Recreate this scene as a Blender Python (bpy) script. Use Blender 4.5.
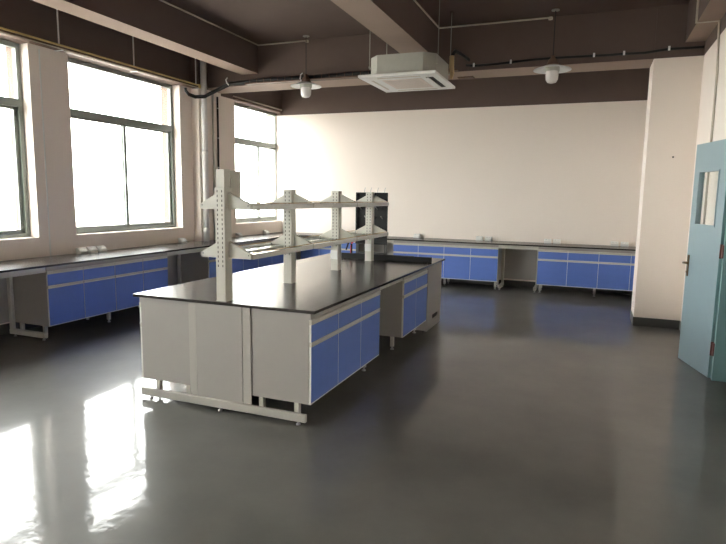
import bpy, bmesh, math, random
from mathutils import Vector, Matrix
random.seed(7)
for o in list(bpy.data.objects): bpy.data.objects.remove(o)
sc = bpy.context.scene
COL = sc.collection
PI = math.pi

# ------------------------------------------------------------------ camera
YAW, PIT, ROL, HC, FPX = 0.37534, -0.132147, 0.015171, 1.65357, 572.753
fw = Vector((-math.sin(YAW)*math.cos(PIT), math.cos(YAW)*math.cos(PIT), math.sin(PIT)))
r0 = Vector((math.cos(YAW), math.sin(YAW), 0)); u0 = r0.cross(fw)
rt = math.cos(ROL)*r0 + math.sin(ROL)*u0
up = -math.sin(ROL)*r0 + math.cos(ROL)*u0
cam_d = bpy.data.cameras.new('camera'); cam = bpy.data.objects.new('camera', cam_d); COL.objects.link(cam)
cam.matrix_world = Matrix(((rt.x, up.x, -fw.x, 0), (rt.y, up.y, -fw.y, 0), (rt.z, up.z, -fw.z, HC), (0, 0, 0, 1)))
cam_d.sensor_fit = 'HORIZONTAL'; cam_d.sensor_width = 36; cam_d.lens = FPX/726*36
cam_d.clip_start = .05; cam_d.clip_end = 300
sc.camera = cam

# ------------------------------------------------------------------ world, exposure
sc.view_settings.view_transform = 'Standard'; sc.view_settings.look = 'None'
sc.view_settings.gamma = 1; sc.view_settings.use_curve_mapping = False
sc.view_settings.exposure = 1.25
w = bpy.data.worlds.new('overcast_sky'); sc.world = w; w.use_nodes = True
bg = w.node_tree.nodes['Background']
bg.inputs[0].default_value = (1.0, .985, .965, 1); bg.inputs[1].default_value = 9.0
sc.cycles.max_bounces = 16; sc.cycles.diffuse_bounces = 8; sc.cycles.glossy_bounces = 6; sc.cycles.transparent_max_bounces = 12

# ------------------------------------------------------------------ materials
def lin(r, g, b):
    f = lambda c: (c/255/12.92) if c/255 <= .04045 else ((c/255+.055)/1.055)**2.4
    return (f(r), f(g), f(b), 1)
def mat(name, col, rough=.5, spec=.5, metal=0, var=.06, scale=6, bump=0, bscale=40, stretch=None, coat=0):
    m = bpy.data.materials.new(name); m.use_nodes = True; nt = m.node_tree; N = nt.nodes; L = nt.links
    b = N['Principled BSDF']; b.inputs['Roughness'].default_value = rough
    b.inputs['Specular IOR Level'].default_value = spec; b.inputs['Metallic'].default_value = metal
    b.inputs['Coat Weight'].default_value = coat
    tc = N.new('ShaderNodeTexCoord'); src = tc.outputs['Object']
    if stretch:
        mp = N.new('ShaderNodeMapping'); mp.inputs['Scale'].default_value = stretch
        L.new(src, mp.inputs[0]); src = mp.outputs[0]
    n = N.new('ShaderNodeTexNoise'); n.inputs['Scale'].default_value = scale; n.inputs['Detail'].default_value = 4
    L.new(src, n.inputs['Vector'])
    mx = N.new('ShaderNodeMix'); mx.data_type = 'RGBA'
    c = col if len(col) == 4 else (*col, 1)
    mx.inputs[6].default_value = tuple(x*(1-var) for x in c[:3])+(1,)
    mx.inputs[7].default_value = tuple(min(1, x*(1+var)) for x in c[:3])+(1,)
    L.new(n.outputs['Fac'], mx.inputs[0]); L.new(mx.outputs[2], b.inputs['Base Color'])
    if bump:
        n2 = N.new('ShaderNodeTexNoise'); n2.inputs['Scale'].default_value = bscale; n2.inputs['Detail'].default_value = 3
        L.new(src, n2.inputs['Vector'])
        bp = N.new('ShaderNodeBump'); bp.inputs['Strength'].default_value = bump; bp.inputs['Distance'].default_value = .01
        L.new(n2.outputs['Fac'], bp.inputs['Height']); L.new(bp.outputs[0], b.inputs['Normal'])
    return m
M = {}
M['wall'] = mat('white_wall_paint', (.86, .775, .70), .8, .3, var=.02, scale=1.5, bump=.05, bscale=60)
M['brown'] = mat('brown_ceiling_paint', (.125, .090, .077), .8, .3, var=.08, scale=3, bump=.08, bscale=50)
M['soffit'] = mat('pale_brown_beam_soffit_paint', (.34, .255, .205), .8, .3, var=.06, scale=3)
M['dark_base'] = mat('dark_skirting_paint', (.07, .07, .065), .45, var=.1)
M['panel'] = mat('warm_grey_laminate', (.38, .36, .333), .45, var=.02)
M['cream'] = mat('cream_coated_steel', (.58, .565, .50), .4, var=.02)
M['edge'] = mat('white_edge_band', (.78, .78, .74), .4, var=.02)
M['blue'] = mat('blue_laminate', (.112, .20, .58), .4, var=.05, scale=12)
M['top'] = mat('black_phenolic_worktop', (.032, .027, .024), .24, .5, var=.2, scale=20, bump=.02, bscale=150)
M['black'] = mat('black_plastic', (.013, .013, .013), .65, .3, var=.1)
M['white'] = mat('white_plastic', (.75, .75, .73), .35, var=.02)
M['pvc'] = mat('white_pipe_plastic', (.76, .74, .71), .6, var=.02)
M['alu'] = mat('grey_green_aluminium', (.27, .30, .27), .4, var=.08, metal=.2)
M['steel'] = mat('bare_steel', (.5, .5, .5), .3, metal=1, var=.05)
M['galv'] = mat('galvanised_sheet', (.40, .395, .345), .5, metal=.1, var=.08, scale=14)
M['brass'] = mat('aged_brass', (.16, .11, .06), .35, metal=.8, var=.1)
M['conduit'] = mat('tan_conduit', (.55, .49, .40), .5, var=.05)
M['yellow'] = mat('yellow_conduit', (.72, .55, .22), .5, var=.08)
M['cable'] = mat('black_cable', (.012, .011, .011), .5, var=.2)
M['rust'] = mat('rusty_tray_steel', (.13, .075, .05), .6, metal=.3, var=.3, scale=30)
M['teal'] = mat('pale_teal_door_paint', (.255, .345, .375), .4, var=.025, scale=3)
M['teal_dark'] = mat('teal_frame_paint', (.22, .38, .38), .45, var=.04)
M['hinge'] = mat('reddish_brown_hinge', (.11, .035, .026), .5, var=.1)
M['red'] = mat('red_plastic', (.55, .02, .02), .35, var=.05)
M['salmon'] = mat('salmon_outer_render', (.17, .11, .085), .85, var=.06)
M['tape'] = mat('tan_pipe_wrap', (.55, .40, .22), .7, var=.2, scale=40)
M['frost'] = mat('frosted_lamp_glass', (.72, .68, .66), .25, .6, var=.02)
M['shade'] = mat('white_enamel', (.82, .84, .84), .25, var=.02)
M['shelf'] = mat('glossy_pale_glass_board', (.55, .60, .55), .06, .8, var=.02)
M['ground'] = mat('pale_concrete_ground', (.42, .40, .37), .9, var=.1, scale=.4)
M['frame'] = mat('grey_cream_frame_paint', (.44, .425, .385), .4, var=.02)
M['grille'] = mat('white_grille_warm_reflection', (.72, .62, .56), .5, var=.03)  # pinkish reflected light mixed into the white grille's colour
M['slot'] = mat('dark_slot', (.03, .03, .03), .7, var=.05)

def glass_mat():
    m = bpy.data.materials.new('window_glass'); m.use_nodes = True; nt = m.node_tree; N = nt.nodes; L = nt.links
    N.remove(N['Principled BSDF'])
    t = N.new('ShaderNodeBsdfTransparent'); t.inputs[0].default_value = (.95, .97, .96, 1)
    g = N.new('ShaderNodeBsdfGlossy'); g.inputs['Roughness'].default_value = .02
    f = N.new('ShaderNodeLayerWeight'); f.inputs[0].default_value = .5      # same from both sides of the pane
    p5 = N.new('ShaderNodeMath'); p5.operation = 'POWER'; p5.inputs[1].default_value = 5
    ma = N.new('ShaderNodeMath'); ma.operation = 'MULTIPLY_ADD'; ma.inputs[1].default_value = .95; ma.inputs[2].default_value = .04
    L.new(f.outputs['Facing'], p5.inputs[0]); L.new(p5.outputs[0], ma.inputs[0])
    mx = N.new('ShaderNodeMixShader')
    L.new(ma.outputs[0], mx.inputs[0]); L.new(t.outputs[0], mx.inputs[1]); L.new(g.outputs[0], mx.inputs[2])
    L.new(mx.outputs[0], N['Material Output'].inputs[0])
    return m
M['glass'] = glass_mat()

def floor_mat():
    m = bpy.data.materials.new('polished_grey_epoxy_floor'); m.use_nodes = True; nt = m.node_tree; N = nt.nodes; L = nt.links
    b = N['Principled BSDF']; b.inputs['Specular IOR Level'].default_value = .12; b.inputs['Roughness'].default_value = .42
    b.inputs['Coat Weight'].default_value = .7; b.inputs['Coat IOR'].default_value = 1.5   # clear sealer over the paint
    tc = N.new('ShaderNodeTexCoord')
    n = N.new('ShaderNodeTexNoise'); n.inputs['Scale'].default_value = 1.3; n.inputs['Detail'].default_value = 6
    n.inputs['Roughness'].default_value = .6
    L.new(tc.outputs['Object'], n.inputs['Vector'])
    cr = N.new('ShaderNodeValToRGB')
    cr.color_ramp.elements[0].position = .3; cr.color_ramp.elements[0].color = (.098, .097, .087, 1)
    cr.color_ramp.elements[1].position = .72; cr.color_ramp.elements[1].color = (.140, .136, .122, 1)
    L.new(n.outputs['Fac'], cr.inputs[0]); L.new(cr.outputs[0], b.inputs['Base Color'])
    mr = N.new('ShaderNodeMapRange'); mr.inputs[3].default_value = .05; mr.inputs[4].default_value = .10
    L.new(n.outputs['Fac'], mr.inputs[0]); L.new(mr.outputs[0], b.inputs['Coat Roughness'])
    n2 = N.new('ShaderNodeTexNoise'); n2.inputs['Scale'].default_value = 13; n2.inputs['Detail'].default_value = 3
    L.new(tc.outputs['Object'], n2.inputs['Vector'])
    bp = N.new('ShaderNodeBump'); bp.inputs['Strength'].default_value = .08; bp.inputs['Distance'].default_value = .012
    L.new(n2.outputs['Fac'], bp.inputs['Height']); L.new(bp.outputs[0], b.inputs['Coat Normal'])
    return m
M['floor'] = floor_mat()

# ------------------------------------------------------------------ helpers
class MB:
    """collects shapes into one bmesh, linked as ONE mesh object"""
    def __init__(s): s.bm = bmesh.new(); s.mi = 0
    def _mark(s, n0):
        s.bm.faces.ensure_lookup_table()
        for f in s.bm.faces[n0:]: f.material_index = s.mi
    def box(s, x0, x1, y0, y1, z0, z1, bev=0, edges=None):
        b2 = bmesh.new()
        vs = [b2.verts.new((x, y, z)) for x in (x0, x1) for y in (y0, y1) for z in (z0, z1)]
        for q in ((0, 1, 3, 2), (4, 6, 7, 5), (0, 4, 5, 1), (2, 3, 7, 6), (0, 2, 6, 4), (1, 5, 7, 3)):
            b2.faces.new([vs[i] for i in q])
        if bev: bmesh.ops.bevel(b2, geom=b2.edges[:], offset=bev, segments=1, affect='EDGES', profile=.5)
        return s.add(b2)
    def add(s, b2):
        me = bpy.data.meshes.new('tmp'); bmesh.ops.recalc_face_normals(b2, faces=b2.faces[:]); b2.to_mesh(me); b2.free()
        n0 = len(s.bm.faces); s.bm.from_mesh(me); bpy.data.meshes.remove(me); s._mark(n0); return s
    def tube(s, pts, r, n=10, caps=True):
        pts = [Vector(p) for p in pts]; b2 = bmesh.new(); rings = []
        for i, p in enumerate(pts):
            d = (pts[min(i+1, len(pts)-1)]-pts[max(i-1, 0)]).normalized()
            a = d.orthogonal().normalized() if i == 0 else (pa - d*pa.dot(d)).normalized()
            pa = a; c = d.cross(a)
            rr = r[i] if isinstance(r, (list, tuple)) else r
            rings.append([b2.verts.new(p+rr*(a*math.cos(2*PI*k/n)+c*math.sin(2*PI*k/n))) for k in range(n)])
        for A, B in zip(rings, rings[1:]):
            for k in range(n):
                f = b2.faces.new((A[k], A[(k+1) % n], B[(k+1) % n], B[k])); f.smooth = n > 6
        if caps: b2.faces.new(rings[0][::-1]); b2.faces.new(rings[-1])
        return s.add(b2)
    def lathe(s, prof, cx, cy, n=24, smooth=True, cap0=True, cap1=True):
        b2 = bmesh.new(); rings = []
        for r, z in prof:
            rings.append([b2.verts.new((cx+r*math.cos(2*PI*k/n), cy+r*math.sin(2*PI*k/n), z)) for k in range(n)])
        for A, B in zip(rings, rings[1:]):
            for k in range(n):
                f = b2.faces.new((A[k], A[(k+1) % n], B[(k+1) % n], B[k])); f.smooth = smooth
        if cap0: b2.faces.new(rings[0][::-1])
        if cap1: b2.faces.new(rings[-1])
        return s.add(b2)
    def prism(s, poly, axis, a0, a1, bev=0):
        """polygon given in the two other axes, extruded along axis"""
        b2 = bmesh.new()
        def P(p, a): return {'x': (a, p[0], p[1]), 'y': (p[0], a, p[1]), 'z': (p[0], p[1], a)}[axis]
        A = [b2.verts.new(P(p, a0)) for p in poly]; B = [b2.verts.new(P(p, a1)) for p in poly]
        b2.faces.new(A[::-1]); b2.faces.new(B); k = len(poly)
        for i in range(k): b2.faces.new((A[i], A[(i+1) % k], B[(i+1) % k], B[i]))
        bmesh.ops.recalc_face_normals(b2, faces=b2.faces[:])
        if bev: bmesh.ops.bevel(b2, geom=b2.edges[:], offset=bev, segments=1, affect='EDGES', profile=.5)
        return s.add(b2)
    def build(s, name, mats, parent=None, off=(0, 0, 0)):
        if off != (0, 0, 0): bmesh.ops.translate(s.bm, verts=s.bm.verts[:], vec=[-c for c in off])
        me = bpy.data.meshes.new(name); s.bm.to_mesh(me); s.bm.free()
        for m in (mats if isinstance(mats, (list, tuple)) else [mats]): me.materials.append(M[m])
        o = bpy.data.objects.new(name, me); COL.objects.link(o)
        if parent: o.parent = parent
        elif off != (0, 0, 0): o.location = off
        return o
def tag(o, label=None, cat=None, group=None, kind=None):
    if label: o['label'] = label
    if cat: o['category'] = cat
    if group: o['group'] = group
    if kind: o['kind'] = kind
    return o
def thing(name, loc, rz=0, label=None, cat=None, group=None):
    o = bpy.data.objects.new(name, None); o.empty_display_size = .1; COL.objects.link(o)
    o.location = loc; o.rotation_euler = (0, 0, rz)
    return tag(o, label, cat, group)
def copy_tree(o, parent=None):
    c = o.copy(); COL.objects.link(c)
    if parent: c.parent = parent; c.matrix_parent_inverse = o.matrix_parent_inverse
    for ch in list(o.children): copy_tree(ch, c)
    return c
def struct(o): o['kind'] = 'structure'; return o
def B(*a, bev=0): return MB().box(*a, bev=bev)

# ------------------------------------------------------------------ room shell
WL, WR, WB, WF, CE = -6.246, 1.162, 10.99, -3.6, 4.03
WO = -6.62                     # outer face of window wall
ZS, ZT = 1.083, 3.366          # window sill and head
struct(B(WO, WR+.2, WF-.2, WB+.2, -.12, 0).build('floor', 'floor'))
ceil = struct(B(WO, WR+.2, WF-.2, WB+.2, CE, CE+.15).build('ceiling', 'brown'))
BZ = 3.58
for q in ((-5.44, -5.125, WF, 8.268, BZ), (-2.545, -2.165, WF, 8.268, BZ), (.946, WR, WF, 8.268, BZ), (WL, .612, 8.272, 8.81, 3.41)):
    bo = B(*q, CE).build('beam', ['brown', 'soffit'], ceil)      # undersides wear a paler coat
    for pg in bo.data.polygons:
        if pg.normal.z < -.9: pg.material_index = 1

# left wall with window openings; paint changes colour at the window head
wins = [(-3.38, -1.27), (-.71, 1.40), (2.93, 5.044), (5.598, 7.712), (9.246, 11.36)]
m = MB()
def wall_piece(y0, y1, z0, z1, mi):
    m.mi = mi; m.box(-6.44, WL, y0, y1, z0, z1); m.mi = 2; m.box(WO, -6.44, y0, y1, z0, z1)
yc = WF-.2
for a, b_ in wins:
    wall_piece(yc, a, 0, 3.375, 0)
    wall_piece(a, min(b_, WB+.2), 0, ZS, 0)
    wall_piece(a, min(b_, WB+.2), ZT, 3.375, 1)
    yc = b_
wall_piece(WF-.2, WB+.2, 3.375, CE, 1)
wl = struct(m.build('wall_left', ['wall', 'brown', 'salmon']))
p = MB(); p.box(WL, -6.10, 8.0, 8.62, 0, 3.375); p.mi = 1; p.box(WL, -6.10, 8.0, 8.268, 3.375, CE)
p.build('pilaster', ['wall', 'brown'], wl)
# back wall
m = MB(); m.box(WO, WR+.2, WB, WB+.2, 0, 3.322); m.mi = 1; m.box(WO, WR+.2, WB, WB+.2, 3.322, CE)
struct(m.build('wall_back', ['wall', 'brown']))
# front wall (behind the camera)
m = MB(); m.box(WL, WR, WF-.2, WF, 0, 3.375); m.mi = 1; m.box(WL, WR, WF-.2, WF, 3.375, CE)
struct(m.build('wall_front', ['wall', 'brown']))
# right wall with doorway y 5.04..6.03
DY0, DY1, DH = 5.02, 6.045, 2.27
m = MB()
m.box(WR, WR+.2, WF-.2, DY0, 0, 3.41); m.box(WR, WR+.2, DY1, WB+.2, 0, 3.41); m.box(WR, WR+.2, DY0, DY1, DH, 3.41)
m.mi = 1; m.box(WR, WR+.2, WF-.2, WB+.2, 3.41, CE)
wr = struct(m.build('wall_right', ['wall', 'brown']))
p = MB(); p.box(.614, WR, 8.27, 8.81, 0, 3.41); p.mi = 1; p.box(.614, WR, 8.27, 8.81, 3.41, CE)
p.build('pillar', ['wall', 'brown'], wr)
MB().lathe([(.012, 0), (.006, .004)], 0, 0, 10).build('screw_plug', 'slot', wr)
sp = bpy.data.objects['screw_plug']; sp.rotation_euler = (PI/2, 0, 0); sp.location = (.919, 8.269, 2.198)
# corridor outside the door
m = MB(); m.box(WR+1.7, WR+1.8, 3.5, 7.5, 0, 2.8); m.box(WR+.2, WR+1.7, 7.4, 7.5, 0, 2.8); m.box(WR+.2, WR+1.7, 3.5, 3.6, 0, 2.8); m.box(WR+.2, WR+1.8, 3.5, 7.5, 2.8, 2.9)
struct(m.build('wall_corridor', 'wall'))
struct(B(WR+.2, WR+1.8, 3.5, 7.5, -.12, 0).build('floor_corridor', 'floor'))
# dark skirting
m = MB()
m.box(.606, WR, 8.262, 8.27, 0, .116); m.box(.606, .614, 8.27, 8.81, 0, .116); m.box(WR-.008, WR, 6.12, 8.262, 0, .116); m.box(WR-.008, WR, WF, 4.94, 0, .116)
struct(m.build('baseboard_right', 'dark_base'))
struct(B(WL+.01, WR-.002, WB-.008, WB, 0, .116).build('baseboard_back', 'dark_base'))
struct(B(WL, WL+.008, WF, 7.995, 0, .116).build('baseboard_left', 'dark_base'))
struct(B(-60, WO, -60, 60, -.6, -.5).build('ground', 'ground'))

# windows
def window(i, a, b_):
    x0, x1 = -6.44, -6.385
    t = .055; zt = 2.68; cut = min(b_, WB)
    mid = (a+b_)/2
    f = MB()
    f.box(x0, x1, a, a+t, ZS, ZT)
    f.box(x0, x1, (b_-t) if b_ <= WB else WB-.03, min(b_, WB-.001), ZS, ZT)
    f.box(x0, x1, a+t, cut-(t if b_ <= WB else .03), ZS, ZS+t); f.box(x0, x1, a+t, cut-(t if b_ <= WB else .03), ZT-t, ZT)
    r = struct(f.build(f'window_{i}', 'alu'))
    e = cut-(t if b_ <= WB else .03)
    B(x0-.004, x1+.012, a+t, e, zt-.045, zt+.045, bev=.004).build('transom', 'alu', r)
    s = MB()
    for q0, q1, xx in ((a+t, mid+.03, x1-.026), (mid-.03, e, x1-.052)):
        s = MB()
        s.box(xx, xx+.022, q0, q0+.04, ZS+t, zt-.045)
        if q1 > q0+.1 and not (q1 == e and b_ > WB): s.box(xx, xx+.022, q1-.05, q1, ZS+t, zt-.045)
        s.box(xx, xx+.022, q0, q1, ZS+t, ZS+t+.045); s.box(xx, xx+.022, q0, q1, zt-.075, zt-.045)
        so = s.build('sash', 'alu', r)
        B(xx+.008, xx+.013, q0+.02, q1-.02, ZS+t+.02, zt-.06).build('pane', 'glass', so)
    B(x0+.02, x0+.026, a+t, e, zt+.045, ZT-t).build('pane', 'glass', r)
    B(x1+.002, x1+.014, mid-.012, mid+.012, 1.78, 1.86, bev=.003).build('latch', 'alu', r)
    B(-6.384, WL+.006, a+.002, cut-.002, ZS-.002, ZS+.008).build('sill', 'wall', r)
for i, (a, b_) in enumerate(wins): window(i+1, a, b_)

# ------------------------------------------------------------------ door (leaf swung back along the right wall)
fr = MB()
fr.box(WR-.02, WR+.2, DY1-.055, DY1-.002, 0, DH-.055); fr.box(WR-.02, WR+.2, DY0+.002, DY0+.055, 0, DH-.055); fr.box(WR-.02, WR+.2, DY0+.002, DY1-.002, DH-.055, DH-.002)
door = struct(fr.build('door_1', 'teal_dark'))
A, Bh = Vector((.954, 6.719, 0)), Vector((1.117, 6.053, 0))     # free edge, hinge edge of the visible face
LW = (A-Bh).length; ang = math.atan2((A-Bh).y, (A-Bh).x)
# local: x from hinge (0) to free edge (LW); visible face at y=0 looking to +y ; thickness to -y
leaf = MB(); TH = .045
VX0, VX1, VZ0, VZ1 = LW-.53, LW-.125, 1.425, 1.935
leaf.box(0, VX0, -TH, 0, .006, 2.214); leaf.box(VX1, LW, -TH, 0, .006, 2.214)
leaf.box(VX0, VX1, -TH, 0, .006, VZ0); leaf.box(VX0, VX1, -TH, 0, VZ1, 2.214)
lf = leaf.build('leaf', ['teal', 'teal_dark', 'edge'], door)
for pl_ in lf.data.polygons:
    c = pl_.center
    if c.x < .001 or (abs(c.x-VX0) < .001 or abs(c.x-VX1) < .001) and VZ0 < c.z < VZ1: pl_.material_index = 1
    elif c.x > LW-.001: pl_.material_index = 2
lf.location = Bh; lf.rotation_euler = (0, 0, ang)
v = MB()
e = .014
for q in ((VX0-e, VX0, VZ0-e, VZ1+e), (VX1, VX1+e, VZ0-e, VZ1+e), (VX0, VX1, VZ0-e, VZ0), (VX0, VX1, VZ1, VZ1+e)):
    v.box(q[0], q[1], .0005, .006, q[2], q[3])
v.build('glazing_bead', 'teal', lf)
B(VX0+.001, VX1-.001, -.025, -.019, VZ0+.001, VZ1-.001).build('vision_pane', 'glass', lf)
h = MB()
hx = LW-.045
h.box(hx-.018, hx+.018, .0005, .009, .885, 1.105, bev=.003)
h.tube([(hx, .008, 1.025), (hx, .05, 1.025), (hx-.012, .056, 1.025), (hx-.125, .056, 1.03)], .011, 8)
h.tube([(hx, .008, .93), (hx, .016, .93)], .012, 10)
h.build('door_handle', 'brass', lf)
h = MB()
h.box(hx-.018, hx+.018, -TH-.009, -TH-.0005, .885, 1.105, bev=.003)
h.tube([(hx, -TH-.008, 1.025), (hx, -TH-.05, 1.025), (hx+.012, -TH-.056, 1.025), (hx+.115, -TH-.056, 1.03)], .009, 8)
h.build('door_handle', 'brass', lf)
k = MB(); k.box(LW+.0005, LW+.004, -.035, -.012, .9, 1.08); k.box(LW+.003, LW+.016, -.03, -.017, .93, .96); k.box(LW+.003, LW+.014, -.03, -.017, 1.0, 1.03)
k.build('lock_plate', 'brass', lf)
for z in (.29, 1.2, 1.95):
    q = MB(); q.box(-.004, -.0005, -.04, -.004, z-.06, z+.06); q.tube([(-.012, -.004, z-.065), (-.012, -.004, z+.065)], .011, 8); q.box(-.06, -.012, -.008, -.002, z-.06, z+.06); q.build('hinge', 'hinge', lf)

# ------------------------------------------------------------------ lab furniture builders
Z1T = .85; ZU = .828          # worktop top and underside
def front_panel(w, z0, z1):
    b = MB(); b.box(0, w, 0, .018, z0, z1)
    return b
cache = {}
def shared(key, fn):
    if key not in cache: cache[key] = fn()
    return cache[key]
def link_mesh(name, me, parent, loc=(0, 0, 0)):
    o = bpy.data.objects.new(name, me); COL.objects.link(o); o.parent = parent; o.location = loc; return o
def mesh_of(mb, name, mats):
    me = bpy.data.meshes.new(name); mb.bm.normal_update(); mb.bm.to_mesh(me); mb.bm.free()
    for mm in mats: me.materials.append(M[mm])
    return me
def blue_front(name, w, z0, z1):
    def fn():
        me = mesh_of(front_panel(w, z0, z1), name, ['blue', 'edge'])
        for pg in me.polygons:
            if abs(pg.normal.y) < .5: pg.material_index = 1
        return me
    return shared((name, round(w, 4)), fn)
def handle_mesh(w, z0, z1):
    def fn():
        # pressed handle strip: a C-shaped lip
        b = MB(); b.prism([(-.004, z0), (.018, z0), (.018, z1), (-.006, z1), (-.006, z1-.010), (-.001, z1-.013), (-.001, z0+.006), (-.004, z0+.004)], 'x', 0, w)
        return mesh_of(b, 'handle_strip', ['cream'])
    return shared(('hs', round(w, 4), z0), fn)
def leg_mesh():
    b = MB(); b.box(-.018, .018, -.018, .018, .035, .155); return mesh_of(b, 'leg', ['cream'])
def foot_mesh():
    b = MB(); b.lathe([(.02, 0), (.02, .008), (.009, .014), (.009, .036)], 0, 0, 12); return mesh_of(b, 'adjuster_foot', ['steel'])
def cabinet(loc, rz, n, W, depth, label, group, legs=None, zl=0.0, name='base_cabinet'):
    t = thing(name, loc, rz, label, 'cabinet', group)
    wm = W/n; th = .018; zb, zt = .155, ZU-.002
    c = MB()
    c.box(0, th, .0185, depth, zb, zt); c.box(W-th, W, .0185, depth, zb, zt)
    c.box(th, W-th, .0185, depth, zb, zb+th); c.box(th, W-th, depth-.012, depth, zb+th, zt); c.box(th, W-th, .0185, depth-.012, .60, .612)
    for i in range(1, n): c.box(i*wm-.009, i*wm+.009, .0185, depth-.012, zb+th, .60)
    c.build('carcass', 'panel', t)
    B(0, W, .004, .018, .778, zt).build('apron', 'panel', t)
    B(0, W, .002, .018, zb, .1645).build('bottom_edge', 'edge', t)
    g = .003
    for i in range(n):
        d = link_mesh('drawer_front', blue_front('drawer_front', wm-2*g, .6145, .7405), t, (i*wm+g, 0, 0))
        link_mesh('handle_strip', handle_mesh(wm-2*g, .741, .776), d)
        d = link_mesh('door_front', blue_front('door_front', wm-2*g, .166, .580), t, (i*wm+g, 0, 0))
        link_mesh('handle_strip', handle_mesh(wm-2*g, .5805, .613), d)
    for i in range(1, n):   # pale stile behind each gap
        B(i*wm-.0025, i*wm+.0025, .0055, .018, .166, .60).build('stile', 'edge', t)
        B(i*wm-.0025, i*wm+.0025, .0055, .018, .6145, .776).build('stile', 'edge', t)
    xs = legs if legs else ([.05, W/2, W-.05] if n > 3 else [.05, W-.05])
    for x in xs:
        for y in (.135, depth-.06):
            l = link_mesh('leg', shared('leg', leg_mesh), t, (x, y, 0)); link_mesh('adjuster_foot', shared('foot', foot_mesh), l)
    return t
def worktop(x0, x1, y0, y1, name, label, notch=None):
    b = MB(); b.box(x0, x1, y0, y1, ZU, Z1T, bev=.0015)
    cx, cy = (x0+x1)/2, (y0+y1)/2
    return tag(b.build(name, 'top', None, (cx, cy, ZU)), label, 'worktop')

# ------------------------------------------------------------------ island bench
IXL, IXR, IY0, IY1 = -3.365, -1.748, 3.524, 7.389
worktop(IXL, IXR, IY0, IY1, 'island_worktop', 'long black worktop of the freestanding island bench in the middle of the room')
FX, FXL = -1.787, -3.328
D = .495
cabinet((FX, 3.552, 0), PI/2, 3, 1.434, D, 'three-door blue cabinet at the near right corner of the island bench', 'cabinets under the island worktop')
cabinet((FX, 5.725, 0), PI/2, 2, .94, D, 'two-door blue cabinet on the right side of the island beside its plain sink end', 'cabinets under the island worktop')
cabinet((FXL, 4.986, 0), -PI/2, 3, 1.434, D, 'cabinet at the near left corner of the island, grey end panel facing the camera', 'cabinets under the island worktop')
cabinet((FXL, 6.665, 0), -PI/2, 2, .94, D, 'cabinet hidden on the window side of the island beyond its knee space', 'cabinets under the island worktop')
# sink unit at the far end
t = thing('sink_cabinet', (FX, 6.69, 0), PI/2, 'plain pale grey sink cabinet closing the far end of the island bench', 'cabinet')
c = MB(); c.box(0, .02, .02, 1.52, .02, ZU-.002); c.box(.66, .68, .02, 1.52, .02, ZU-.002); c.box(.02, .66, 1.5, 1.52, .02, ZU-.002); c.box(.02, .66, .02, 1.5, .02, .04)
c.build('carcass', 'panel', t)
pnl = MB(); gx0, gx1, gz0, gz1 = .26, .54, .115, .175
pnl.box(.003, gx0, 0, .018, .012, .822); pnl.box(gx1, .677, 0, .018, .012, .822); pnl.box(gx0, gx1, 0, .018, .012, gz0); pnl.box(gx0, gx1, 0, .018, gz1, .822)
pn = pnl.build('access_panel', 'panel', t)
g_ = MB(); g_.box(gx0+.001, gx1-.001, .012, .017, gz0+.001, gz1-.001); g_.box(gx0+.03, gx1-.03, -.004, .011, gz1-.03, gz1-.012)
g_.build('grip', 'black', pn)
B(.0, .68, .03, .06, 0, .019).build('plinth', 'dark_base', t)
# steel support frame
t = thing('island_support_stand', (-2.56, 3.55, 0), 0, 'cream steel support stand with a long foot bar under the near end of the island', 'stand')
off = (-2.56, 3.55, 0)
def frame_end(y0, y1, panel=True):
    b = MB(); b.box(-3.31, -1.815, y0, y1, .024, .086, bev=.005).build('foot_bar', 'frame', t, off)
    for a, c_ in ((-2.838, -2.766), (-2.352, -2.279)):
        b = MB(); b.box(a, c_, y1-.009, y1+.001, .087, ZU-.003, bev=.004).build('upright', 'frame', t, off)
    if panel: MB().box(-2.765, -2.353, y1-.012, y1-.002, .087, ZU-.003).build('end_panel', 'panel', t, off)
    for x in (-3.22, -2.555, -1.88):
        b = MB(); b.lathe([(.017, 0), (.017, .008), (.008, .013), (.008, .0235)], x, (y0+y1)/2, 10).build('adjuster_foot', 'steel', t, off)
frame_end(3.49+.03, 3.549)
frame_end(7.374, 7.403, False)
m = MB(); m.box(-1.83, -1.80, 4.99, 5.72, .775, ZU-.003); m.build('apron_rail', 'cream', t, off)
m = MB(); m.box(-3.32, -3.29, 4.99, 5.72, .775, ZU-.003); m.build('apron_rail', 'cream', t, off)
for x in (-2.802, -2.32):
    for (ya, yb) in ((4.95, 4.99), (5.72, 5.76)):
        pass
B(-2.60, -2.54, 4.99, 5.72, .16, ZU-.003).build('back_panel', 'panel', t, (-2.56, 3.55, 0))

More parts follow.
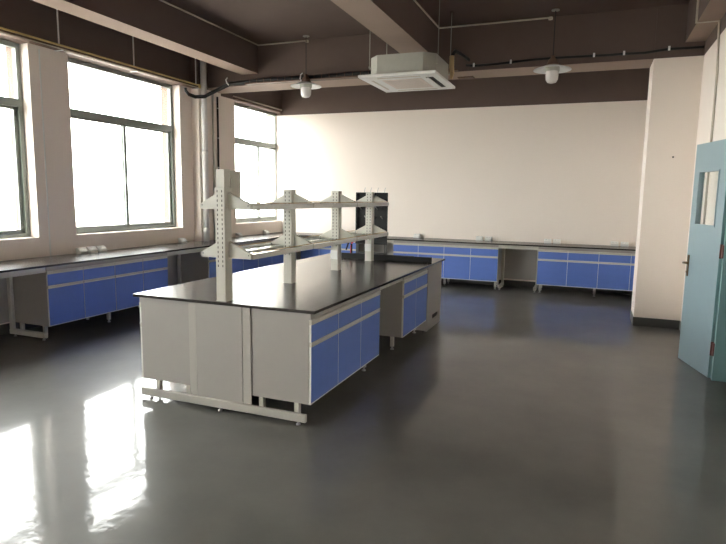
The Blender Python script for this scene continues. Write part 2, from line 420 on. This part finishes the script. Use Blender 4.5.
# small plate brackets that carry the end cabinets on the foot bar
# reagent rack
RX = -2.544; PY = [3.557, 4.572, 5.61, 6.62]
t = thing('reagent_rack', (RX, PY[0], Z1T), 0, 'two-tier cream steel reagent rack on four slotted posts standing on the island bench', 'rack')
ro = (RX, PY[0], Z1T)
for i, y in enumerate(PY):
    b = MB(); b.box(RX-.042, RX+.042, y, y+.088, Z1T+.0006, 1.70, bev=.003); po = b.build('post', 'cream', t, ro)
    b = MB()
    for sx in (-.020, .020):
        z = 1.68
        while z > 1.10: b.box(RX+sx-.0035, RX+sx+.0035, y-.0009, y+.0002, z-.017, z); z -= .0345
    b.build('slots', 'slot', po, ro)['kind'] = 'stuff'
    B(RX-.045, RX+.045, y-.003, y+.091, Z1T+.0005, Z1T+.005).build('foot_plate', 'cream', po, ro)
    if i == 0:
        b = MB(); b.box(RX-.033, RX+.040, y+.006, y+.082, 1.7005, 1.832, bev=.002); b.box(RX+.0, RX+.0415, y+.0885, y+.22, 1.54, 1.825, bev=.002)
        b.build('cable_column', 'cream', t, ro)
    if i >= 2:
        b = MB(); b.box(RX-.041, RX+.041, y-.012, y-.0002, .972, 1.066, bev=.003); so = b.build('socket_plate', 'white', po, ro)
    for zb in (1.54, 1.175):
        yb = y+.045; x0, x1 = -2.752, -2.31; h = .0425
        b = MB()
        b.prism([(RX+h, zb), (x1, zb), (x1, zb+.036), (RX+h, zb+.125)], 'y', yb, yb+.035)
        b.prism([(RX-h, zb), (x0, zb), (x0, zb+.036), (RX-h, zb+.125)], 'y', yb, yb+.035)
        br = b.build('bracket', 'cream', t, ro)
        b = MB()
        for xx in (x0+.018, x1-.018): b.tube([(xx, yb-.0012, zb+.028), (xx, yb+.001, zb+.028)], .005, 8)
        b.build('bolt', 'slot', br, ro)
for zb in (1.54, 1.175):
    for k in range(3):
        ya, yb = PY[k]+.081, PY[k+1]+.044
        for (x0, x1, outer) in ((-2.748, -2.588, -1), (-2.492, -2.314, 1)):
            b = MB(); b.box(x0+.008, x1-.008, ya+.001, yb-.001, zb+.010, zb+.018); sh = b.build('shelf_board', 'shelf', t, ro)
            xo = x1 if outer > 0 else x0
            l = MB(); l.box(xo-.006, xo+.006, ya-.002 if k else ya, yb, zb-.004, zb+.036, bev=.002); l.build('shelf_lip', 'edge', sh, ro)
            xi = x0 if outer > 0 else x1
            l = MB(); l.box(xi-.006, xi+.006, ya, yb, zb-.002, zb+.016, bev=.002); l.build('shelf_rail', 'cream', sh, ro)
            l = MB(); l.tube([(xo-.002*outer, ya, zb+.045), (xo-.002*outer, yb, zb+.045)], .004, 6); l.build('line_above_lip', 'tape', sh, ro)  # thin tan rod drawn as a brown line above the lip
# black trough rim and basin
t = thing('sink_basin', (-2.4, 7.0, Z1T), 0, 'black raised-rim sink trough set across the far end of the island worktop', 'sink'); so_ = (-2.4, 7.0, Z1T)
B(-3.02, -1.785, 6.80, 6.845, Z1T+.0005, .915, bev=.003).build('splash_rim', 'black', t, so_)
m = MB(); m.box(-3.0, -2.16, 6.98, 7.0, Z1T+.0005, .868); m.box(-3.0, -2.16, 7.3, 7.32, Z1T+.0005, .868); m.box(-3.0, -2.98, 7.0, 7.3, Z1T+.0005, .868); m.box(-2.18, -2.16, 7.0, 7.3, Z1T+.0005, .868); m.box(-2.98, -2.18, 7.0, 7.3, Z1T+.0005, .853)
m.build('basin', 'black', t, so_)
# faucet with red levers
t = thing('lab_faucet', (-2.90, 6.93, Z1T), 0, 'red and black laboratory tap behind the third rack post on the sink trough', 'faucet'); fo = (-2.90, 6.93, Z1T)
MB().lathe([(.03, Z1T+.0005), (.03, .862), (.014, .87), (.014, .90)], -2.90, 6.93, 14).build('base', 'black', t, fo)
m = MB(); m.tube([(-2.90, 6.93, .90), (-2.90, 6.93, 1.02)], .013, 10); m.build('stem', 'black', t, fo)
m = MB(); m.tube([(-2.90, 6.93, 1.02), (-2.90, 6.93, 1.06), (-2.915, 6.93, 1.08), (-2.935, 6.93, 1.07), (-2.955, 6.93, 1.0), (-2.975, 6.93, .945)], .010, 10); m.build('spout', 'black', t, fo)
m = MB(); m.tube([(-2.90, 6.93, 1.03), (-2.87, 6.915, 1.06)], .010, 8); m.tube([(-2.90, 6.905, .88), (-2.90, 6.905, 1.01)], .006, 8); m.build('lever', 'red', t, fo)
# pegboard drying rack
t = thing('drying_rack', (-2.78, 7.28, Z1T), 0, 'black pegboard drying rack with wire hooks behind the far rack post', 'drying rack'); do = (-2.78, 7.28, Z1T)
m = MB(); m.box(-3.0, -2.548, 7.33, 7.345, 1.0, 1.70, bev=.003); bo = m.build('board', 'black', t, do)
m = MB()
for a, b_, c_, d_ in ((-3.0, -2.975, 1.0, 1.70), (-2.573, -2.548, 1.0, 1.70), (-2.975, -2.573, 1.0, 1.02), (-2.975, -2.573, 1.68, 1.70)): m.box(a, b_, 7.305, 7.329, c_, d_)
m.build('board_frame', 'black', t, do)
for r in range(5):
    for c_ in range(5):
        x = -2.93+c_*.078; z = 1.10+r*.125
        q = MB(); q.tube([(x, 7.329, z), (x, 7.26, z+.035)], .006, 6); q.build('peg', 'panel' if (r+c_) % 3 == 0 else 'black', t, do)
for x in (-2.88, -2.79, -2.69, -2.59):
    q = MB(); q.tube([(x, 7.32, 1.69), (x, 7.32, 1.725), (x+.02, 7.30, 1.765)], .004, 6); q.build('wire_hook', 'steel', t, do)
m = MB()
for x in (-2.98, -2.57): m.box(x-.02, x+.02, 7.33, 7.36, Z1T+.0005, 1.01)
m.box(-2.99, -2.56, 7.33, 7.36, .8695, .885); m.build('stand', 'dark_base', t, do)

# ------------------------------------------------------------------ window-side bench
LX = -5.491
worktop(WL+.002, LX, 2.2, 10.315, 'window_bench_worktop', 'long black worktop running under the windows along the left wall')
LF = LX-.035; LD = .56
cabinet((LF, 4.532, 0), PI/2, 4, 1.944, LD, 'four-door blue cabinet under the window bench, nearest the camera', 'cabinets under the wall benches')
cabinet((LF, 7.42, 0), PI/2, 3, 1.44, LD, 'blue cabinet under the window bench just beyond its far knee space', 'cabinets under the wall benches')
cabinet((LF, 8.864, 0), PI/2, 3, 1.44, LD, 'last blue cabinet under the window bench, next to the back corner', 'cabinets under the wall benches')
def c_frame(t, off, kind, a):
    """C-frame under a bench; kind 'x' for the left bench (at y=a), 'y' for the back bench (at x=a)"""
    m1 = MB(); m2 = MB(); fts = []
    if kind == 'x':
        m1.box(-6.10, LX-.06, a-.025, a+.025, .03, .085, bev=.004); m2.box(-6.10, -6.05, a-.02, a+.02, .0855, ZU-.002, bev=.003); fts = [(-6.04, a), (LX-.1, a)]
    else:
        m1.box(a-.025, a+.025, 10.43, 10.87, .03, .085, bev=.004); m2.box(a-.02, a+.02, 10.82, 10.87, .0855, ZU-.002, bev=.003); fts = [(a, 10.47), (a, 10.84)]
    fb = m1.build('foot_bar', 'cream', t, off); m2.build('upright', 'cream', t, off)
    for x, y in fts: MB().lathe([(.017, 0), (.017, .01), (.008, .014), (.008, .0295)], x, y, 10).build('adjuster_foot', 'steel', fb, off)
t = thing('bench_support_stand', (-5.9, 4.5, 0), 0, 'cream steel stand with foot bars under the window bench', 'stand'); fo = (-5.9, 4.5, 0)
for a in (2.3, 4.50, 6.51, 7.385): c_frame(t, fo, 'x', a)
for a, b_ in ((2.33, 4.525), (6.48, 7.415)):
    B(-5.56, -5.535, a, b_, .765, ZU-.002).build('apron_rail', 'cream', t, fo)
    B(-6.14, -6.125, a, b_, .16, ZU-.002).build('back_panel', 'panel', t, fo)

# ------------------------------------------------------------------ back bench
BF = 10.36
worktop(WL+.002, WR-.002, BF-.04, WB-.01, 'back_bench_worktop', 'black worktop along the whole foot of the white back wall')
BD = .50
cabinet((-5.46, BF, 0), 0, 3, 1.26, BD, 'blue cabinet of the back bench in the left corner, glimpsed below the rack shelves', 'cabinets under the wall benches')
cabinet((-3.467, BF, 0), 0, 4, 1.974, BD, 'four-door blue cabinet under the back bench left of its knee space, partly behind the island', 'cabinets under the wall benches')
cabinet((-.811, BF, 0), 0, 4, 1.968, BD, 'blue cabinet under the back bench right of its knee space, running behind the white pillar', 'cabinets under the wall benches', legs=[.05, .95, 1.90])
t = thing('bench_support_stand', (-1.2, 10.8, 0), 0, 'cream steel stand across the knee space of the back bench', 'stand'); fo = (-1.2, 10.8, 0)
for a in (-4.17, -3.5, -1.46, -.845): c_frame(t, fo, 'y', a)
for a, b_ in ((-4.195, -3.47), (-1.49, -.815)):
    B(a, b_, BF+.01, BF+.03, .765, ZU-.002).build('apron_rail', 'cream', t, fo)
    B(a, b_, 10.875, 10.89, .16, ZU-.002).build('back_panel', 'panel', t, fo)

# ------------------------------------------------------------------ socket boxes on the benches
def socket_proto():
    t = thing('socket_box', (0, 0, 0), 0)
    m = MB(); m.prism([(-.045, 0.0005), (.045, 0.0005), (.045, .075), (.018, .078), (-.040, .03)], 'x', -.062, .062, bev=.004); m.build('housing', 'white', t)
    m = MB(); m.prism([(-.0375, .0345), (.0125, .0755), (.0095, .0790), (-.0405, .0385)], 'x', -.05, .05); fp = m.build('face_plate', 'edge', t)
    m = MB()
    for cx in (-.025, .025):
        for dx in (-.008, .008): m.prism([(-.018, .0575), (-.010, .0640), (-.0105, .0648), (-.0185, .0583)], 'x', cx+dx-.002, cx+dx+.002)
    m.build('socket_slots', 'slot', fp)
    return t
sp0 = None
def socket(x, y, rz, label):
    global sp0
    if sp0 is None: sp0 = socket_proto(); o = sp0
    else: o = copy_tree(sp0)
    o.location = (x, y, Z1T); o.rotation_euler = (0, 0, rz); tag(o, label, 'socket', 'white socket boxes on the wall benches')
for y, l in ((5.60, 'white bench socket box under the middle window, nearest of the row of three'), (5.76, 'white bench socket box in the centre of the row of three under the middle window'), (5.92, 'white bench socket box under the middle window, farthest of the row of three'),
             (7.60, 'single white bench socket box by the grey wall strip between window and pipes'), (9.22, 'small white bench socket box just right of the tallest rack post, below the far window'), (10.2, 'white bench socket box on the far end of the window bench')):
    socket(-6.165, y, PI/2, l)
for x, l in ((-3.17, 'single white socket box on the back bench right of the drying rack'), (-1.94, 'left box of the white pair on the back bench left of its knee space'), (-1.77, 'right box of the white pair on the back bench left of its knee space'),
             (-.70, 'left box of the white pair on the back bench above the right-hand cabinet'), (-.54, 'right box of the white pair on the back bench above the right-hand cabinet'), (.42, 'left box of the white pair on the back bench close to the pillar'), (.58, 'white socket box on the back bench touching the pillar edge')):
    socket(x, 10.925, 0, l)

# ------------------------------------------------------------------ ceiling cassette air conditioner
t = thing('air_conditioner', (-2.3, 7.32, 3.10), 0, 'pale square ceiling cassette air conditioner hung on rods below the middle beam', 'air conditioner'); ao = (-2.3, 7.32, 3.10)
x0, x1, y0, y1 = -2.79, -1.80, 6.80, 7.86
m = MB(); m.box(x0, x1, y0, y1, 3.100, 3.135, bev=.008); pn = m.build('panel', 'white', t, ao)
bx0, bx1, by0, by1, c = -2.70, -1.855, 6.89, 7.78, .13
m = MB(); m.prism([(bx0+c, by0), (bx1-c, by0), (bx1, by0+c), (bx1, by1-c), (bx1-c, by1), (bx0+c, by1), (bx0, by1-c), (bx0, by0+c)], 'z', 3.136, 3.375); m.build('body', 'galv', t, ao)
g_ = .24
m = MB(); m.box(x0+g_, x1-g_, y0+g_, y1-g_, 3.094, 3.0995)
m.build('intake_grille', 'grille', pn, ao)
m = MB()
for k in range(9):
    y = y0+g_+.03+k*.06; m.box(x0+g_+.04, x1-g_-.04, y, y+.005, 3.0925, 3.0938)
m.build('grille_slots', 'panel', pn, ao)['kind'] = 'stuff'
for q in ((x0+.22, x1-.22, y0+.10, y0+.125), (x0+.22, x1-.22, y1-.125, y1-.10), (x0+.10, x0+.125, y0+.22, y1-.22)):
    B(*q, 3.096, 3.0995).build('air_outlet', 'conduit', pn, ao)
B(x1-.175, x1-.085, y0+.20, y1-.20, 3.096, 3.0995).build('air_outlet', 'black', pn, ao)
B(x1-.16, x1-.14, y0+.20, y1-.20, 3.085, 3.0955).build('louver', 'white', pn, ao)
for x, y in ((bx0-.02, 7.02), (bx1+.02, 7.02), (bx0-.02, 7.66), (bx1+.02, 7.66)):
    zt = BZ if -2.545 < x < -2.165 else CE
    m = MB(); m.tube([(x, y, 3.24), (x, y, zt-.001)], .005, 6); m.tube([(x, y, 3.255), (x, y, 3.275)], .013, 6); m.box(min(x, x+.03*(1 if x < -2.3 else -1)), max(x, x+.03*(1 if x < -2.3 else -1)), y-.02, y+.02, 3.245, 3.255)
    m.build('hanger_rod', 'galv', t, ao)
m = MB(); m.tube([(-1.80, 7.60, 3.47), (-1.80, 7.60, 3.33), (-1.79, 7.60, 3.25), (-1.80, 7.60, 3.18)], [.03, .032, .028, .018], 10); m.build('drain_pipe', 'tape', t, ao)
m = MB(); m.tube([(-1.80, 7.60, 3.465), (-1.79, 7.72, 3.56), (-1.74, 8.0, 3.56), (-1.72, 8.268, 3.56)], .022, 8); m.build('refrigerant_pipe', 'cable', t, ao)

# ------------------------------------------------------------------ pendant lamps
def lamp_proto():
    t = thing('pendant_lamp', (0, 0, 0))
    m = MB(); m.lathe([(.235, -.012), (.232, -.004), (.16, .022), (.075, .05), (.075, .044), (.158, .016), (.228, -.010)], 0, 0, 32, cap0=False, cap1=False); m.build('shade', 'shade', t)
    m = MB(); m.lathe([(.076, .03), (.072, .075), (.05, .12), (.028, .14), (.028, .165)], 0, 0, 20); m.build('lamp_cap', 'rust', t)
    m = MB(); m.lathe([(.02, -.175), (.055, -.165), (.076, -.13), (.08, -.08), (.08, .029)], 0, 0, 20); m.build('glass_jar', 'frost', t)
    m = MB(); m.lathe([(.086, -.03), (.09, -.02), (.09, .02), (.086, .029)], 0, 0, 20, cap0=False, cap1=False); m.build('collar', 'galv', t)
    m = MB(); m.tube([(0, 0, .165), (0, 0, .715)], .006, 6); m.build('suspension_rod', 'cable', t)
    m = MB(); m.lathe([(.05, .716), (.05, .728)], 0, 0, 12); m.build('ceiling_rose', 'galv', t)
    return t
l1 = lamp_proto(); l2 = copy_tree(l1)
m = MB(); m.tube([(-.07, 0, .06), (-.10, 0, .11), (-.09, 0, .17), (-.06, 0, .19)], .009, 8); m.build('lead', 'pvc', l1)
l1.location = (-4.15, 8.05, 3.30); tag(l1, 'white pendant jar lamp hanging left of the air conditioner on a dark rod', 'lamp', 'pendant jar lamps')
l2.location = (-.575, 7.98, 3.30); tag(l2, 'white pendant jar lamp hanging right of the air conditioner before the back beam', 'lamp', 'pendant jar lamps')

# ------------------------------------------------------------------ conduits, trays, cables, pipes
def conduit(pts, r, label, mt='conduit', name='conduit', cat='conduit', clips=()):
    t = thing(name, pts[0], 0, label, cat)
    off = tuple(pts[0])
    MB().tube(pts, r, 8).build('pipe', mt, t, off)
    for i, (c, n) in enumerate(clips): MB().lathe([(r*2.6, c[2]-r*1.5), (r*2.6, c[2]+r*1.5)], c[0], c[1], 10).build('junction', mt, t, off)
    return t
conduit([(-5.112, 3.0, CE-.014), (-5.112, 8.256, CE-.014), (-4.24, 8.256, CE-.014)], .011, 'tan conduit along the ceiling beside the left beam to the left lamp', clips=[((-4.23, 8.235, CE-.03), 0)])
conduit([(-2.152, 3.0, CE-.014), (-2.152, 8.256, CE-.014), (-.66, 8.256, CE-.014)], .011, 'tan conduit from the middle beam along the ceiling edge to the right lamp', clips=[((-.65, 8.235, CE-.03), 0)])
conduit([(.934, 7.38, CE-.002), (.934, 7.38, BZ-.012), (WR-.012, 7.38, BZ-.012), (WR-.012, 7.22, 3.0), (WR-.012, 7.18, 1.4)], .012, 'pale conduit stepping under the right beam and down the wall behind the door')
tag(B(WL+.0005, WL+.007, 5.180, 5.196, Z1T+.002, 3.33).build('cable_trunking', 'edge'), 'thin white cable trunking down the wall between the first two windows', 'trunking')
conduit([(WL+.015, 9.2, 3.43), (WL+.015, 10.97, 3.43)], .014, 'thin pale conduit above the far window in the corner', 'conduit')
# left tray with yellow pipes and hanger rods
t = thing('cable_tray', (-6.1, 6.0, 3.33), 0, 'brown cable tray with yellow conduits hung above the windows on the left', 'cable tray'); to = (-6.1, 6.0, 3.33)
m = MB(); m.box(-6.16, -6.06, -3.0, 8.0-.01, 3.345, 3.349); m.box(-6.064, -6.06, -3.0, 7.99, 3.349, 3.385); m.box(-6.16, -6.156, -3.0, 7.99, 3.349, 3.385); m.build('channel', 'rust', t, to)
MB().tube([(-6.048, -3.0, 3.392), (-6.048, 7.95, 3.392)], .012, 8).build('yellow_pipe', 'yellow', t, to)
MB().tube([(-6.048, -3.0, 3.352), (-6.048, 7.95, 3.352)], .007, 8).build('yellow_pipe', 'conduit', t, to)
MB().tube([(-6.135, -3.0, 3.40), (-6.135, 7.0, 3.40)], .012, 8).build('grey_pipe', 'galv', t, to)
B(-6.10, -6.035, 7.95, 7.99, 3.35, 3.41).build('end_cap', 'yellow', t, to)
for y in (.4, 1.63, 2.87, 4.1, 5.35, 6.58, 7.946):
    q = MB(); q.tube([(-6.10, y, 3.335), (-6.10, y, CE-.001)], .009, 6); q.box(-6.17, -6.04, y-.012, y+.012, 3.337, 3.344); q.build('hanger_rod', 'pvc', t, to)
# thin cover strip under the tray, at window heads
for i, (a, b_) in enumerate(wins[2:4]):
    tag(B(WL+.001, WL+.025, a-.03, b_+.03, 3.372, 3.392).build('blind_rail', 'rust'), ['slim brown blind rail over the window at the left edge of the photo', 'slim brown blind rail over the large middle window'][i], 'rail')
tag(B(WL+.001, WL+.025, 9.22, 10.95, 3.376, 3.392).build('blind_rail', 'rust'), 'slim brown blind rail over the far corner window', 'rail')
# cable bundle on the back beam
t = thing('cable_bundle', (-4.0, 8.2, 3.45), 0, 'thick black cable bundle on a rusty tray along the back beam', 'cable'); co = (-4.0, 8.2, 3.45)
for k in range(7):
    dz = random.uniform(0, .05); dy = random.uniform(-.03, .03)
    pts = [(-6.09, 7.67, 3.30), (-6.08, 7.66, 3.26), (-6.05, 7.70, 3.20+dz*.5), (-6.02, 7.82, 3.18+dz*.6), (-5.96, 7.98, 3.205+dz*.7), (-5.85, 8.1+dy*.3, 3.30+dz*.8), (-5.6, 8.19+dy*.3, 3.42+dz), (-5.0, 8.2+dy, 3.44+dz), (-4.2, 8.2+dy, 3.425+dz+random.uniform(-.01, .01)), (-3.2, 8.2+dy, 3.435+dz), (-2.25, 8.2+dy, 3.445+dz)]
    MB().tube(pts, .022, 7).build('cable', 'cable', t, co)
m = MB(); m.box(-5.3, -1.85, 8.14, 8.268, 3.405, 3.409); m.box(-5.3, -1.85, 8.136, 8.14, 3.405, 3.422); m.build('tray', 'rust', t, co)
m = MB()
for k in range(26):
    x = -5.2+k*.127; m.tube([(x, 8.133, 3.40), (x, 8.133, 3.49)], .004, 5)
m.build('tray_wires', 'rust', t, co)['kind'] = 'stuff'
m = MB(); m.tube([(-5.61, 8.12, 3.52), (-5.63, 8.10, 3.48), (-5.61, 8.10, 3.43), (-5.59, 8.12, 3.40)], .010, 8); m.build('cable_tie', 'pvc', t, co)
t = thing('wall_cable', (-.1, 8.25, 3.49), 0, 'single sagging black cable clipped to the back beam on the right', 'cable'); co = (-.1, 8.25, 3.49)
pts = [(-1.75, 8.253, 3.485), (-1.638, 8.253, 3.472), (-1.3, 8.253, 3.475), (-.9, 8.253, 3.495), (-.6, 8.253, 3.502), (-.09, 8.253, 3.493), (.1, 8.253, 3.488), (.265, 8.253, 3.492), (.5, 8.253, 3.485), (.58, 8.25, 3.492), (.70, 8.25, 3.505), (.78, 8.25, 3.512), (1.0, 8.25, 3.508), (1.15, 8.25, 3.508)]
MB().tube(pts, .016, 8).build('cable', 'cable', t, co)
for x, z in ((-1.638, 3.472), (-1.137, 3.482), (-.089, 3.493), (.265, 3.492), (.772, 3.511)):
    B(x-.012, x+.012, 8.226, 8.234, z-.022, z+.03).build('clip', 'white', t, co)
tag(B(-1.95, -1.72, 8.62, 8.78, 3.395, 3.4095, bev=.003).build('junction_box', 'rust'), 'flat brown junction plate under the back beam right of the air conditioner', 'junction box')
# vertical pipes at the left pilaster
t = thing('drain_pipe', (-6.045, 8.07, Z1T), 0, 'thick white vertical plastic pipe standing in front of the left pilaster', 'pipe'); po = (-6.045, 8.07, Z1T)
MB().tube([(-6.045, 8.07, Z1T+.001), (-6.045, 8.07, CE-.001)], .05, 16).build('pipe', 'pvc', t, po)
for z in (1.0, 2.3): MB().tube([(-6.045, 8.07, z), (-6.045, 8.07, z+.07)], .0535, 16).build('coupling', 'pvc', t, po)
conduit([(-6.08, 8.36, Z1T+.001), (-6.08, 8.36, 3.38)], .018, 'slim cream pipe beside the thick white pipe on the left pilaster', 'cream', 'slim_pipe', 'pipe')
t = conduit([(-6.085, 8.50, 3.30), (-6.085, 8.50, 1.2)], .016, 'black vertical cable down the left pilaster above the tallest rack post', 'cable', 'riser_cable', 'cable')
for z in (1.6, 2.1, 2.6, 3.1): B(-6.0998, -6.066, 8.478, 8.522, z, z+.012).build('clip', 'white', t, (-6.085, 8.50, 3.30))
